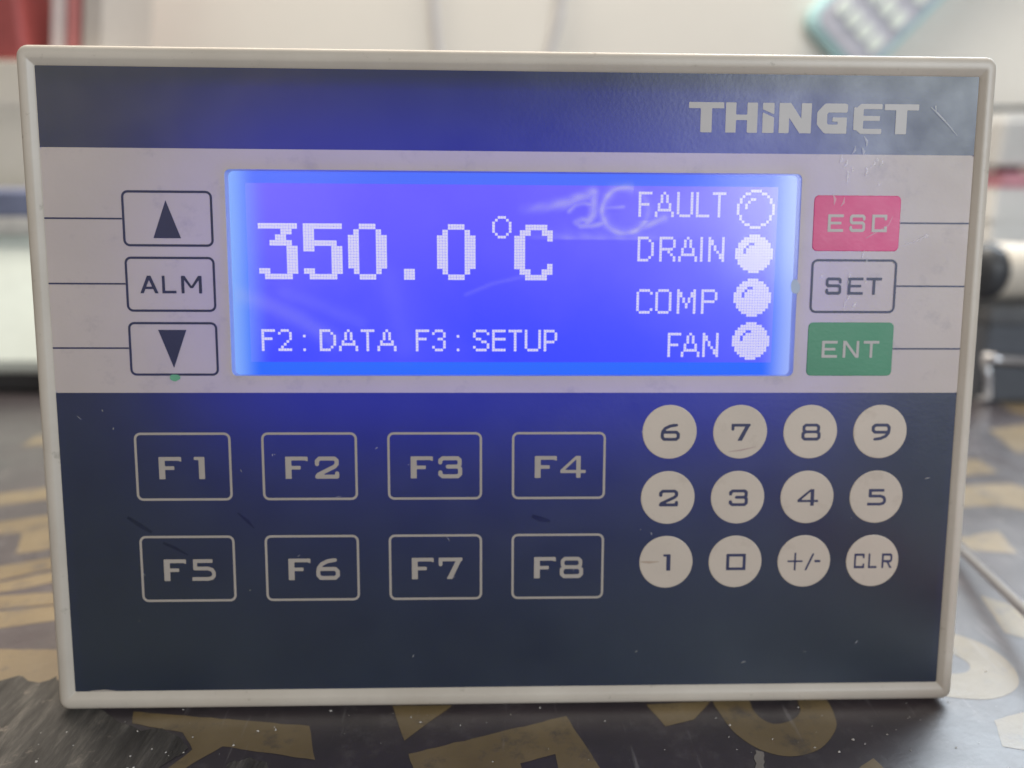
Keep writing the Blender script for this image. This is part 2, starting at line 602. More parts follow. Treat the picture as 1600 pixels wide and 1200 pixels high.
W = 0.19   # usual stroke
GL = {     # glyph: (width, [strokes]); ('p', r, pts) polyline, ('b', x0,y0,x1,y1) bar, ('q', pts) convex polygon
    'F': (1.0, [('b', 0, 0, .27, 1), ('b', 0, .83, 1, 1), ('b', 0, .42, .68, .58), ('q', [(.85, .83), (1, .83), (1, .78)])]),
    '1': (.46, [('b', .2, 0, .46, 1), ('b', 0, .86, .3, 1)]),
    '2': (1.05, [('p', .09, [(.09, .66), (.09, .80), (.20, .91), (.85, .91), (.95, .82), (.95, .66), (.86, .55), (.14, .18), (.09, .09), (.96, .09), (.96, .24)])]),
    '3': (1.05, [('p', .09, [(.09, .72), (.09, .82), (.2, .91), (.85, .91), (.94, .83), (.94, .62), (.85, .53), (.42, .53)]),
                 ('p', .09, [(.85, .53), (.96, .44), (.96, .19), (.86, .09), (.2, .09), (.09, .18), (.09, .27)])]),
    '4': (1.15, [('q', [(.70, 1), (.88, 1), (.20, .36), (.0, .36)]), ('b', 0, .22, 1.15, .36), ('b', .72, 0, .92, 1)]),
    '5': (1.1, [('b', .06, .83, .96, 1), ('b', .06, .50, .24, 1), ('p', .085, [(.15, .57), (.74, .57), (.93, .50), (1.0, .38), (1.0, .24), (.92, .13), (.74, .085), (-.2, .085)])]),
    '6': (1.08, [('p', .09, [(.86, .93), (.52, .87), (.26, .74), (.12, .56), (.09, .40), (.09, .22), (.20, .09), (.86, .09), (.98, .20), (.98, .40), (.87, .51), (.16, .51)])]),
    '7': (1.1, [('p', .085, [(.085, .68), (.085, .915), (1.0, .915)]), ('q', [(.86, 1), (1.1, 1), (.62, 0), (.36, 0)]), ('b', .0, .83, 1.06, 1)]),
    '8': (1.1, [('p', .085, [(.24, .52), (.13, .62), (.13, .82), (.24, .915), (.86, .915), (.97, .82), (.97, .62), (.86, .52), (.24, .52)]),
                ('p', .09, [(.22, .52), (.09, .42), (.09, .19), (.2, .09), (.9, .09), (1.01, .19), (1.01, .42), (.88, .52)])]),
    '9': (1.08, []),
    '0': (1.22, [('b', 0, 0, 1.22, .17), ('b', 0, .83, 1.22, 1), ('b', 0, 0, .19, 1), ('b', 1.03, 0, 1.22, 1)]),
    'E': (.92, [('b', 0, 0, .17, 1), ('b', 0, .84, .92, 1), ('b', 0, .43, .80, .58), ('b', 0, 0, .92, .16)]),
    'S': (1.0, [('p', .085, [(.92, .74), (.92, .84), (.84, .915), (.16, .915), (.085, .84), (.085, .60), (.16, .52), (.84, .52), (.92, .44), (.92, .16), (.84, .085), (.16, .085), (.085, .16), (.085, .26)])]),
    'C': (.95, [('b', 0, 0, .17, 1), ('b', 0, .84, .93, 1), ('b', 0, 0, .95, .16), ('b', .77, .68, .93, 1), ('b', .78, 0, .95, .32)]),
    'T': (.98, [('b', 0, .84, .98, 1), ('b', .405, 0, .575, 1)]),
    'N': (1.0, [('b', 0, 0, .165, 1), ('b', .835, 0, 1, 1), ('q', [(0, 1), (.2, 1), (1, 0), (.8, 0)])]),
    'A': (1.0, [('q', [(.40, 1), (.60, 1), (.19, 0), (0, 0)]), ('q', [(.40, 1), (.60, 1), (1, 0), (.81, 0)]), ('b', .2, .24, .8, .38)]),
    'L': (.84, [('b', 0, 0, .17, 1), ('b', 0, 0, .84, .15)]),
    'M': (1.16, [('b', 0, 0, .17, 1), ('b', .99, 0, 1.16, 1), ('q', [(0, 1), (.2, 1), (.66, .3), (.50, .3)]), ('q', [(1.16, 1), (.96, 1), (.50, .3), (.66, .3)])]),
    'R': (.92, [('b', 0, 0, .17, 1), ('p', .08, [(.08, .92), (.76, .92), (.84, .85), (.84, .55), (.76, .47), (.08, .47)]), ('q', [(.38, .47), (.56, .47), (.92, 0), (.72, 0)])]),
    '+': (1.0, [('b', 0, .44, 1, .56), ('b', .44, -.12, .56, 1.08)]),
    '/': (.55, [('q', [(.43, 1), (.55, 1), (.12, -.15), (0, -.15)])]),
    '-': (.40, [('b', 0, .42, .40, .58)]),
    # heavy logo letters
    'lT': (1.18, [('b', 0, .80, 1.18, 1), ('b', .40, 0, .78, 1)]),
    'lH': (1.10, [('b', 0, 0, .36, 1), ('b', .74, 0, 1.10, 1), ('b', 0, .42, 1.1, .60)]),
    'li': (.40, [('q', [(0, .0), (.40, 0), (.40, .52), (0, .68)]), ('q', [(0, .78), (.40, .62), (.40, 1), (0, 1)])]),
    'lN': (1.12, [('b', 0, 0, .35, 1), ('b', .77, 0, 1.12, 1), ('q', [(0, 1), (.40, 1), (1.12, 0), (.72, 0)])]),
    'lG': (1.08, [('p', .15, [(.98, .85), (.34, .85), (.16, .66), (.16, .34), (.34, .15), (.9, .15)]), ('b', .0, .3, .36, .7), ('b', .74, 0, 1.06, .54), ('b', .55, .40, 1.06, .54), ('b', .80, .70, 1.04, .97)]),
    'lE': (1.02, [('p', .085, [(1.2, .915), (.30, .915), (.1, .75), (.1, .25), (.30, .085), (1.2, .085)]), ('b', .02, .12, .36, .88), ('b', .1, .44, .95, .60)]),
}


def rot180(strokes, w):
    out = []
    for s in strokes:
        if s[0] == 'b':
            out.append(('b', w - s[3], 1 - s[4], w - s[1], 1 - s[2]))
        else:
            out.append(s[:-1] + ([(w - x, 1 - y) for x, y in s[-1]],))
    return out


GL['9'] = (1.08, rot180(GL['6'][1], 1.08))


def glyph_mesh(g, x, y, wd, ht, z):
    w0, strokes = GL[g]
    h = 1.0 / 34
    lo, hi = (-0.2, 1.14) if g in '+/' else (0.0, 1.0)
    m = 2
    nx = int(math.ceil(w0 / h)) + 2 * m
    ny = int(math.ceil((hi - lo) / h)) + 2 * m
    gx0, gy0 = -m * h + 1e-4, lo - m * h + 1e-4
    X, Y = np.meshgrid(gx0 + np.arange(nx + 1) * h, gy0 + np.arange(ny + 1) * h)
    D = np.full(X.shape, 9.0)
    for s in strokes:
        if s[0] == 'b':
            D = np.minimum(D, sd_box(X, Y, *s[1:]))
        elif s[0] == 'q':
            D = np.minimum(D, sd_poly(X, Y, s[1]))
        else:
            for a, b in zip(s[2][:-1], s[2][1:]):
                D = np.minimum(D, sd_cap(X, Y, a, b, s[1]))
    D = np.maximum(D, sd_box(X, Y, 0, lo, w0, hi))
    v, f = march(D, gx0, gy0, h, 0.0)
    return [(x + a / w0 * wd, y + b * ht, z) for a, b, _ in v], f


def word(name, items, material, parent, z):
    """items: (glyph, x, y, width, height) in panel mm, one flat mesh"""
    V, F = [], []
    for it in items:
        v, f = glyph_mesh(*it, z)
        n = len(V)
        V += v
        F += [tuple(i + n for i in q) for q in f]
    return obj(name, V, F, material, parent)


def ring(name, outer, inner, material, parent, z):
    n = len(outer)
    v = [(x, y, z) for x, y in outer] + [(x, y, z) for x, y in inner]
    f = [(i, (i + 1) % n, n + (i + 1) % n, n + i) for i in range(n)]
    return obj(name, v, f, material, parent)


def streak(name, pts, widths, material, parent, z):
    """thin tapering mark lying on the face"""
    v, f = [], []
    for i, (x, y) in enumerate(pts):
        a = pts[max(i - 1, 0)]
        b = pts[min(i + 1, len(pts) - 1)]
        dx, dy = b[0] - a[0], b[1] - a[1]
        l = math.hypot(dx, dy)
        w = widths[i] / 2
        v += [(x - dy / l * w, y + dx / l * w, z), (x + dy / l * w, y - dx / l * w, z)]
        if i:
            k = 2 * i
            f.append((k - 2, k - 1, k + 1, k))
    return obj(name, v, f, material, parent)


def blob(name, cx, cy, rx, ry, material, parent, z, n=18, wob=0.18, seed=1):
    rnd = random.Random(seed)
    ph = [rnd.uniform(0, 6.28) for _ in range(3)]
    pts = []
    for i in range(n):
        a = 2 * math.pi * i / n
        k = 1 + wob * (math.sin(2 * a + ph[0]) + .6 * math.sin(3 * a + ph[1]) + .4 * math.sin(5 * a + ph[2])) / 2
        pts.append((cx + rx * k * math.cos(a), cy + ry * k * math.sin(a), z))
    return obj(name, pts, [tuple(range(n))], material, parent)


# ================================================================== the setting
def sheet(name, pts, material, parent, z):
    """flat polygon on the table, triangulated by bmesh (may be concave)"""
    import bmesh
    bm = bmesh.new()
    vs_ = [bm.verts.new((x * MM, y * MM, z * MM)) for x, y in pts]
    f = bm.faces.new(vs_)
    if f.calc_center_median() and f.normal.z < 0:
        f.normal_flip()
    bmesh.ops.triangulate(bm, faces=bm.faces[:])
    bm.normal_update()
    for q in bm.faces:
        if q.normal.z < 0:
            q.normal_flip()
    me = bpy.data.meshes.new(name)
    bm.to_mesh(me)
    bm.free()
    me.materials.append(material)
    o = bpy.data.objects.new(name, me)
    COL.objects.link(o)
    o.parent = parent
    return o


def ragged(pts, amp, seed, step=1.6):
    """worn outline: subdivide and jitter"""
    rnd = random.Random(seed)
    out = []
    for i in range(len(pts)):
        (ax, ay), (bx, by) = pts[i], pts[(i + 1) % len(pts)]
        l = math.hypot(bx - ax, by - ay)
        k = max(1, int(l / step))
        for s in range(k):
            t = s / k
            j = 0 if s == 0 else amp
            out.append((ax + (bx - ax) * t + rnd.uniform(-j, j), ay + (by - ay) * t + rnd.uniform(-j, j)))
    return out


TZ = -0.86   # table surface a touch below the bezel's lowest edge
table = block('tabletop', -620, -330, -25, 620, 440, TZ, M['table'], r=6, b=1.5)
table['kind'] = 'structure'

PRINT = {
    'a': [(-170.7, 138.6), (-171.9, 152.3), (-160.6, 141.4)],
    'c': [(-157.7, 93.5), (-142.1, 99.9), (-128, 104), (-122, 94), (-136.9, 90.8), (-152.2, 84.3)],
    'd': [(-145.6, 73.2), (-130.8, 79.1), (-118, 83), (-110, 66), (-120.6, 56.9), (-126.2, 55.2), (-131.2, 67.7), (-141.2, 65.9)],
    'e1': [(-129.8, 46.9), (-116.1, 52.9), (-108, 55.5), (-104, 50), (-112.8, 47.0), (-125.4, 39.8)],
    'e2': [(-124.8, 38.4), (-112.1, 45.2), (-103, 49), (-100, 43), (-108.9, 40.2), (-121.8, 34.2)],
    'e3': [(-121.9, 33.4), (-106.6, 35.6), (-98, 36.5), (-95, 31.5), (-103.3, 30.2), (-118.2, 27.6)],
    'e4': [(-117.4, 26.2), (-103.1, 29.4), (-94, 30.8), (-91, 24.5), (-99.6, 23.3), (-113.2, 19.2)],
    'f': [(-109.3, 12.6), (-92.6, 11.9), (-84, 11.6), (-80, 2), (-91.2, 0.7), (-94.4, 0.0), (-101.7, 0.1)],
    'g1': [(-69.6, -8.0), (-36.6, -12.6), (-33.8, -21.2), (-50.4, -17.6), (-54.8, -22.6), (-58, -31), (-63, -31), (-55.3, -18.3), (-58.5, -13.9), (-68.4, -11.3)],
    'g2': [(-22.4, -7.3), (-11.2, -7.3), (-19.2, -16.8)],
    'g3': [(-18.2, -20.1), (9.7, -10.8), (17.1, -33.2), (7.3, -33), (6.9, -20.6), (0.8, -22.7), (3, -33), (-14, -33)],
    'g4': [(25.0, -7.8), (37.4, -7.1), (32.9, -12.2), (27.3, -14.0)],
    'g5': [(38.2, -6.1), (38.2, -11), (39.4, -16.1), (42.4, -20.2), (46.9, -22.0), (52.3, -20.6), (56.5, -16.9), (58.8, -13.0), (59.2, -6.5), (54.3, -6.4), (53.4, -10), (51.1, -12.5), (47.6, -13.7), (45.6, -12.6), (44.6, -10), (44.2, -6.2)],
    'g7': [(46, -32.9), (61.1, -22.7), (63.6, -33.2)],
    'D': [(88, 18), (95.6, 15.2), (100.7, 10.2), (101.9, 3.3), (99.4, -2.9), (94.3, -6.5), (88.5, -7.5), (80.4, -5.3), (80.7, 1.2), (88.5, 0.5), (92.0, 1.5), (93.4, 4.4), (91.0, 8.2), (86, 9.5)],
    'h1': [(222.3, 208.5), (247.6, 202.0), (223.1, 166.7), (215.9, 180.2)],
    'h2': [(191.4, 156.0), (223.1, 166.7), (199.0, 132.0), (185.0, 128.7)],
    'h3': [(152.3, 125.3), (167.1, 122.2), (166.2, 109.9), (147.5, 106.1)],
    'h4': [(138.1, 98.1), (164.3, 100.2), (170.3, 90.6), (160.3, 76.2), (149.5, 83.3), (130.4, 81.1)],
    'h5': [(118.8, 59.7), (138.3, 65.6), (134.9, 52.0), (122.9, 53.8)],
    'h6': [(112, 30.7), (121.8, 20.7), (116, 8.7), (108.0, 14.9)],
    'h7': [(87.9, -13.5), (104.4, -8.2), (95.7, -23.3), (85.1, -20.3)],
}
for i, (k, pts) in enumerate(PRINT.items()):
    if k in ('g5', 'D'):
        sm = []
        n_ = len(pts)
        for a_ in range(n_):
            p0, p1, p2, p3 = (Vector(pts[(a_ + q_) % n_]) for q_ in (-1, 0, 1, 2))
            for s_ in range(5):
                t = s_ / 5
                sm.append(tuple(.5 * ((2 * p1) + (p2 - p0) * t + (2 * p0 - 5 * p1 + 4 * p2 - p3) * t * t + (3 * p1 - p0 - 3 * p2 + p3) * t ** 3)))
        pts = sm
    sheet('printed_gold_shape', ragged(pts, 0.13, i), M['gold'], table, TZ + 0.05)
# the print goes on behind and beside the panel
rnd = random.Random(21)
for i in range(34):
    cx, cy = rnd.uniform(-420, 420), rnd.uniform(-70, 400)
    if -190 < cx < 235 and cy < 215 and not (-60 < cx < 60 and cy > 55):
        continue
    if cy < -20 and -110 < cx < 130:
        continue
    a = rnd.uniform(0, 3.1)
    L_, w_ = rnd.uniform(14, 32), rnd.uniform(5, 9)
    q = [(-L_, -w_), (L_, -w_), (L_ * .8, w_), (-L_ * .9, w_ * .8)]
    sheet('printed_gold_shape', [(cx + x * math.cos(a) - y * math.sin(a), cy + x * math.sin(a) + y * math.cos(a)) for x, y in q], M['gold'], table, TZ + 0.03)
sheet('scraped_patch', ragged([(-140, -8), (-102.7, -0.3), (-99.0, 1.7), (-96.5, 3.2), (-91.3, 0.9), (-89.0, 2.9), (-81.9, -3.8), (-74, -8.6), (-70.5, -11.2), (-66, -13.5), (-62.5, -12.8), (-58.1, -15.6), (-56.2, -17.8), (-57.5, -20.2), (-59.5, -23), (-64, -31), (-130, -34)], 0.38, 77, 1.1), M['scrape'], table, TZ + 0.09)
sheet('scraped_patch', ragged([(-48.7, -30.5), (-48.4, -21.8), (-44.9, -20.3), (-41.4, -22.4), (-39.4, -30.4)], 0.5, 78, 0.8), M['scrape'], table, TZ + 0.07)
sheet('scraped_patch', ragged([(41.5, -20.4), (42.8, -20.9), (40.2, -28.7), (38.9, -28.2)], 0.2, 79, 0.8), plain('old_paint', (0.24, 0.22, 0.20), .6), table, TZ + 0.09)


def chips():
    """loose flakes, filings and dust grains on the table"""
    rnd = random.Random(5)
    V, F = [], []
    for i in range(300):
        zone = rnd.random()
        if zone < .35:
            x, y = rnd.uniform(-100, 105), rnd.uniform(-28, -5)
        elif zone < .6:
            x, y = rnd.uniform(84, 150), rnd.uniform(-28, 90)
        elif zone < .8:
            x, y = rnd.uniform(-150, -86), rnd.uniform(-28, 110)
        else:
            x, y = rnd.uniform(-300, 300), rnd.uniform(-60, 300)
        s = rnd.choice((.10, .12, .16, .2, .3)) * rnd.uniform(.7, 1.4)
        a = rnd.uniform(0, 6.28)
        e = rnd.uniform(.3, 1)
        base = [(s, 0, 0), (0, s * e, 0), (-s * .8, -s * .1, 0), (.1 * s, -s * e * .8, 0), (rnd.uniform(-.2, .2) * s, 0, s * rnd.uniform(.4, .9))]
        n = len(V)
        for bx, by, bz in base:
            V.append((x + bx * math.cos(a) - by * math.sin(a), y + bx * math.sin(a) + by * math.cos(a), TZ + .1 + bz))
        F += [(n, n + 1, n + 4), (n + 1, n + 2, n + 4), (n + 2, n + 3, n + 4), (n + 3, n, n + 4)]
    o = obj('dust_and_chips', V, F, M['chip'])
    o['kind'] = 'stuff'
    tag(o, 'pale paint chips and filings scattered over the dark tabletop', 'debris')


chips()

# back wall
wm = plain('painted_wall', (0.74, 0.725, 0.69), 0.6, var=0.03, nscale=9.0, bump=0.2, bscale=500)
wall = block('wall', -900, 441, -200, 900, 470, 1100, wm, r=1, b=0.3)
wall['kind'] = 'structure'

# ================================================================== the control panel
LEAN = 8.0
HH = 58.06            # half height of the bezel
panel = empty('control_panel', (0, -0.8 * math.cos(R(LEAN)), HH * math.cos(R(LEAN)) + 0.8 * math.sin(R(LEAN))), (R(90 - LEAN), 0, 0))
tag(panel, 'operator control panel with lit blue display and keypad, off-white bezel, standing on the table', 'control panel')

HW = 82.5
OX, OY = 79.7, 54.78   # printed face

# bezel: rounded frame with a softened lip and an inward slope
prof = [(3.2, -7.0), (0.35, -7.0), (0.0, -6.6), (0.0, -1.0), (0.10, -0.55), (0.35, -0.18), (0.75, 0.02), (1.30, 0.10), (1.75, 0.08), (2.05, -0.08), (2.55, -0.62), (2.78, -0.78), (2.95, -1.30)]
loops = []
for ins, z in prof:
    fy = ins * (3.25 / 2.78) if ins > 1.3 else ins
    loops.append([(x, y, z) for x, y in rrect(-HW + ins, -HH + fy, HW - ins, HH - fy, max(2.0 - ins, 0.18), 5)])
v, f = loft(loops + [loops[0]])
obj('bezel', v, f, M['bezel'], panel, smooth=True)

# housing behind, open towards the face (a thin shell with a real wall)
hl = []
for ins, z in ((4.5, -1.6), (4.0, -1.6), (4.0, -7.2), (4.7, -7.4), (4.7, -40), (6.6, -41), (7.6, -41), (7.6, -40.0), (7.0, -39.2), (7.0, -7.4), (4.5, -7.2)):
    hl.append([(x, y, z) for x, y in rrect(-HW + ins, -HH + ins, HW - ins, HH - ins, 2.0, 4)])
v, f = loft(hl + [hl[0]])
obj('housing', v, f, M['bezel'], panel)
v, f = box_loops(-HW + 7.65, -HH + 7.65, -40.9, HW - 7.65, HH - 7.65, -39.6, 1.6, 0.2)
obj('rear_cover', v, f, M['dark_plastic'], panel)

ln = [[(x, y, z) for x, y in rrect(-HW + 8.2, -HH + 8.2, HW - 8.2, HH - 8.2, 1.6, 4)] for z in (-4.0, -39.4)]
v, f = loft(ln, False, True)
obj('glow_absorber', v, f, plain('matt_black', (0.012, 0.012, 0.014), 0.8), panel)  # unseen black box added to stop the blue glow bouncing around inside

FZ = -0.80            # level of the printed film
LW = (-49.3, 3.08, 49.75, 38.28)     # display window x0,y0,x1,y1


def grid_sheet(name, x0, y0, x1, y1, material, nx=24, ny=6):
    v = [(x0 + (x1 - x0) * i / nx, y0 + (y1 - y0) * j / ny, FZ) for j in range(ny + 1) for i in range(nx + 1)]
    f = [(j * (nx + 1) + i, j * (nx + 1) + i + 1, (j + 1) * (nx + 1) + i + 1, (j + 1) * (nx + 1) + i) for j in range(ny) for i in range(nx)]
    return obj(name, v, f, material, panel)


header = grid_sheet('header_strip', -OX - .1, 41.63, OX + .1, OY + .1, M['navy'])
keyfield = grid_sheet('keypad_field', -OX - .1, -OY - .1, OX + .1, 0.10, M['navy'])
# pale surround with its window cut out
hs = 0.4
gxn, gyn = int((2 * OX + 2) / hs) + 2, int(42.5 / hs) + 2
XX, YY = np.meshgrid(-OX - 0.91 + np.arange(gxn) * hs, -0.31 + np.arange(gyn) * hs)
DD = np.maximum(sd_box(XX, YY, -OX - .1, 0.10, OX + .1, 41.63), -(sd_box(XX, YY, LW[0] + .9, LW[1] + .9, LW[2] - .9, LW[3] - .9) - 0.9))
v, f = march(DD, -OX - 0.91, -0.31, hs, FZ)
surround = obj('display_surround', v, f, M['pale'], panel)

# screen: recess walls, glowing glass, lit pixels, clear pane
SZ = -3.0
rec = [[(x, y, z) for x, y in rrect(LW[0] - e, LW[1] - e, LW[2] + e, LW[3] + e, 0.9 + e, 5)] for e, z in ((0.01, FZ - 0.005), (0.01, SZ - 0.3))]
v, f = loft(rec)
obj('screen_recess', v, f, M['recess'], panel)
PX = 0.484
GX, GY = -46.5, 36.3
screen = obj('screen', [(LW[0] - .04, LW[1] - .04, SZ), (LW[2] + .04, LW[1] - .04, SZ), (LW[2] + .04, LW[3] + .04, SZ), (LW[0] - .04, LW[3] + .04, SZ)], [(0, 1, 2, 3)], M['margin'], panel)
aw, ah = 192 * PX, 64 * PX
obj('active_area', [(GX, GY - ah, SZ + .05), (GX + aw, GY - ah, SZ + .05), (GX + aw, GY, SZ + .05), (GX, GY, SZ + .05)], [(0, 1, 2, 3)], M['lcd'], screen)

ROWS8 = {
    'F': ['11111', '1', '1', '1111', '1', '1', '1', '1'],
    '2': ['.111.', '1...1', '....1', '....1', '...1.', '..1..', '.1...', '11111'],
    'D': ['1111..', '1...1.', '1....1', '1....1', '1....1', '1....1', '1...1.', '1111..'],
    'A': ['...1...', '..1.1..', '..1.1..', '..1.1..', '.1...1.', '.11111.', '1.....1', '1.....1'],
    'T': ['11111'] + ['..1..'] * 7,
    '3': ['.111.', '1...1', '....1', '..11.', '....1', '....1', '1...1', '.111.'],
    'S': ['.1111.', '1....1', '1.....', '.11...', '...11.', '.....1', '1....1', '.1111.'],
    'E': ['11111', '1', '1', '11111', '1', '1', '1', '11111'],
    'U': ['1....1'] * 7 + ['.1111.'],
    'P': ['1111.', '1...1', '1...1', '1...1', '1111.', '1', '1', '1'],
    ':': ['', '', '1', '', '', '', '', '1'],
}
ROWS9 = {
    'F': ['11111', '1', '1', '1', '1111', '1', '1', '1', '1'],
    'A': ['...1...', '..1.1..', '..1.1..', '..1.1..', '.1...1.', '.1...1.', '.11111.', '1.....1', '1.....1'],
    'U': ['1....1'] * 8 + ['.1111.'],
    'L': ['1'] * 8 + ['11111'],
    'T': ['11111'] + ['..1..'] * 8,
    'D': ['1111..', '1...1.', '1....1', '1....1', '1....1', '1....1', '1....1', '1...1.', '1111..'],
    'R': ['11111.', '1....1', '1....1', '1....1', '11111.', '1..1..', '1...1.', '1....1', '1....1'],
    'I': ['1'] * 9,
    'N': ['1....1', '11...1', '11...1', '1.1..1', '1.1..1', '1..1.1', '1...11', '1...11', '1....1'],
    'C': ['.1111.', '1....1', '1', '1', '1', '1', '1', '1....1', '.1111.'],
    'O': ['.1111.'] + ['1....1'] * 7 + ['.1111.'],
    'M': ['1.....1', '11...11', '11...11', '1.1.1.1', '1.1.1.1', '1..1..1', '1..1..1', '1.....1', '1.....1'],
    'P': ['11111.', '1....1', '1....1', '1....1', '11111.', '1', '1', '1', '1'],
}
BIG = {
    '3': ['1111111', '....11.', '...11..', '..1111.', '.....11', '.....11', '.....11', '.....11', '11...11', '.11111.'],
    '5': ['1111111', '11.....', '11.....', '111111.', '11...11', '.....11', '.....11', '.....11', '11...11', '.11111.'],
    '0': ['..111..', '.1...1.', '11...11', '11...11', '11...11', '11...11', '11...11', '11...11', '.1...1.', '..111..'],
    '.': ['', '', '', '', '', '', '', '', '11', '11'],
    'C': ['..1111.', '.11..11', '11....1', '11', '11', '11', '11', '11....1', '.11..11', '..1111.'],
}
DEG = ['..111..', '.1...1.', '1.....1', '1.....1', '1.....1', '1.....1', '.1...1.', '..111..']


def lamp_rows(solid):
    ol = [(5, 8), (3, 10), (2, 11), (1, 12), (1, 12)] + [(0, 13)] * 4 + [(1, 12), (1, 12), (2, 11), (3, 10), (5, 8)]
    g = [['.'] * 14 for _ in range(14)]
    for r_, (a, b) in enumerate(ol):
        if solid:
            for c in range(a, b + 1):
                g[r_][c] = '1'
        else:
            nxt = {0: range(5, 9), 1: (3, 4, 9, 10), 12: (3, 4, 9, 10), 13: range(5, 9)}.get(r_, (a, b))
            for c in nxt:
                g[r_][c] = '1'
    for r_, c in ((3, 5), (3, 6), (4, 4), (5, 3), (6, 3)):
        g[r_][c] = '.' if solid else '1'
    return [''.join(x) for x in g]


def pixels(name, items):
    """items: (rows, col, row, scale): every lit dot its own little square with a hairline gap"""
    V, F = [], []
    z = SZ + 0.10
    g = 0.020
    for rows, c0, r0, s in items:
        for j, line in enumerate(rows):
            for i, ch in enumerate(line):
                if ch != '1':
                    continue
                for a in range(s):
                    for b in range(s):
                        x = GX + (c0 + i * s + a) * PX
                        y = GY - (r0 + j * s + b) * PX
                        n_ = len(V)
                        V += [(x + g, y - PX + g, z), (x + PX - g, y - PX + g, z), (x + PX - g, y - g, z), (x + g, y - g, z)]
                        F.append((n_, n_ + 1, n_ + 2, n_ + 3))
    return obj(name, V, F, M['pixel'], screen)


o = pixels('temperature_readout', [(BIG['3'], 4, 14, 2), (BIG['5'], 20, 14, 2), (BIG['0'], 36, 14, 2), (BIG['.'], 56, 14, 2), (BIG['0'], 68, 14, 2), (DEG, 88, 11, 1), (BIG['C'], 96, 14, 2)])
o['label'] = 'large white readout 350.0 °C'
for nm, text, cols in (('menu_caption', 'F2:DATA', (4, 10, 19, 25, 32, 40, 46)), ('menu_caption', 'F3:SETUP', (60, 66, 75, 81, 88, 94, 100, 107))):
    pixels(nm, [(ROWS8[c], k, 52, 1) for c, k in zip(text, cols)])
for text, cols, row, lrow, solid in (('FAULT', (141, 147, 155, 162, 168), 2, 1, False), ('DRAIN', (141, 149, 156, 164, 167), 18, 17, True),
                                     ('COMP', (141, 148, 156, 165), 37, 33, True), ('FAN', (153, 158, 166), 53, 49, True)):
    pixels('status_caption', [(ROWS9[c], k, row, 1) for c, k in zip(text, cols)])
    pixels('status_indicator', [(lamp_rows(solid), 177, lrow, 1)])

pz = FZ - 0.25
pane = obj('window_pane', [(LW[0] - .0, LW[1], pz), (LW[2], LW[1], pz), (LW[2], LW[3], pz), (LW[0], LW[3], pz)], [(0, 1, 2, 3)], M['pane'], panel)
# pale swirl shapes and smears on sheets over the window
bz = pz + 0.06


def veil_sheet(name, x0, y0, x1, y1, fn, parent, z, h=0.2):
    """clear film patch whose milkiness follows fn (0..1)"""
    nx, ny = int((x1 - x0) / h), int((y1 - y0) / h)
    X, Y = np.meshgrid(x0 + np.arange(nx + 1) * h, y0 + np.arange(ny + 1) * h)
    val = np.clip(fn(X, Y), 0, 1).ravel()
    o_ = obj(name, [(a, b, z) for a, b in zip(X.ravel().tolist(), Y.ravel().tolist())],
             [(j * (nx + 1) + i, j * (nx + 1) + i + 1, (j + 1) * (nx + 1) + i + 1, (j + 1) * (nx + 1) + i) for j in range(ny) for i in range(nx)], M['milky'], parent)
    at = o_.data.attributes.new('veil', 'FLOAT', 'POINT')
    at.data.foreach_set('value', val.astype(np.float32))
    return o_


def path_d(X, Y, pts):
    D = None
    for a, b in zip(pts[:-1], pts[1:]):
        d = sd_cap(X, Y, a, b, 0)
        D = d if D is None else np.minimum(D, d)
    return D


def bell(d, w):
    return np.exp(-(d / w) ** 2)


def swirl(X, Y):
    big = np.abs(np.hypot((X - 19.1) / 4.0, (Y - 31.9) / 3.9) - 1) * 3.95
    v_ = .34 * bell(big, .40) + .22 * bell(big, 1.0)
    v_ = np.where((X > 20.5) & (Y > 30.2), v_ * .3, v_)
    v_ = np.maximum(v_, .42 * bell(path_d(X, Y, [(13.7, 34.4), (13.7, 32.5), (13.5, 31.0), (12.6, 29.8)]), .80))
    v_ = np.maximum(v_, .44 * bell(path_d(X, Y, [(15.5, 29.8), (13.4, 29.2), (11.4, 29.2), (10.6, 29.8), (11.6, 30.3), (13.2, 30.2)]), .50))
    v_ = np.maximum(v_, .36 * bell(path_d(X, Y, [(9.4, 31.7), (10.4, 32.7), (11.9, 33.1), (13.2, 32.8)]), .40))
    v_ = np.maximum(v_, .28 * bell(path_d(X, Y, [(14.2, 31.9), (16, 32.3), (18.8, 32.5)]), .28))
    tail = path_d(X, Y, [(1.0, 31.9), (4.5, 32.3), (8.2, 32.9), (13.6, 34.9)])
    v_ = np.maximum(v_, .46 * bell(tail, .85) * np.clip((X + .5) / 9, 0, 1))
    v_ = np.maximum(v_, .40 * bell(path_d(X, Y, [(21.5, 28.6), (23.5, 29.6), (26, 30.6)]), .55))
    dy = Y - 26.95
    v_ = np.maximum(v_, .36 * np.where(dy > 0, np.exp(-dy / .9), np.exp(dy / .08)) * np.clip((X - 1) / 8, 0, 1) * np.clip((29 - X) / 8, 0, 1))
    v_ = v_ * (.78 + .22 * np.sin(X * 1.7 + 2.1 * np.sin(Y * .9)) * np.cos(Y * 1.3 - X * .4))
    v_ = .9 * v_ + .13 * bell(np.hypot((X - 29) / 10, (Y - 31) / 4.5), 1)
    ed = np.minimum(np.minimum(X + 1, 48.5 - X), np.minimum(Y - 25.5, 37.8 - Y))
    return v_ * np.clip(ed / 2.0, 0, 1)


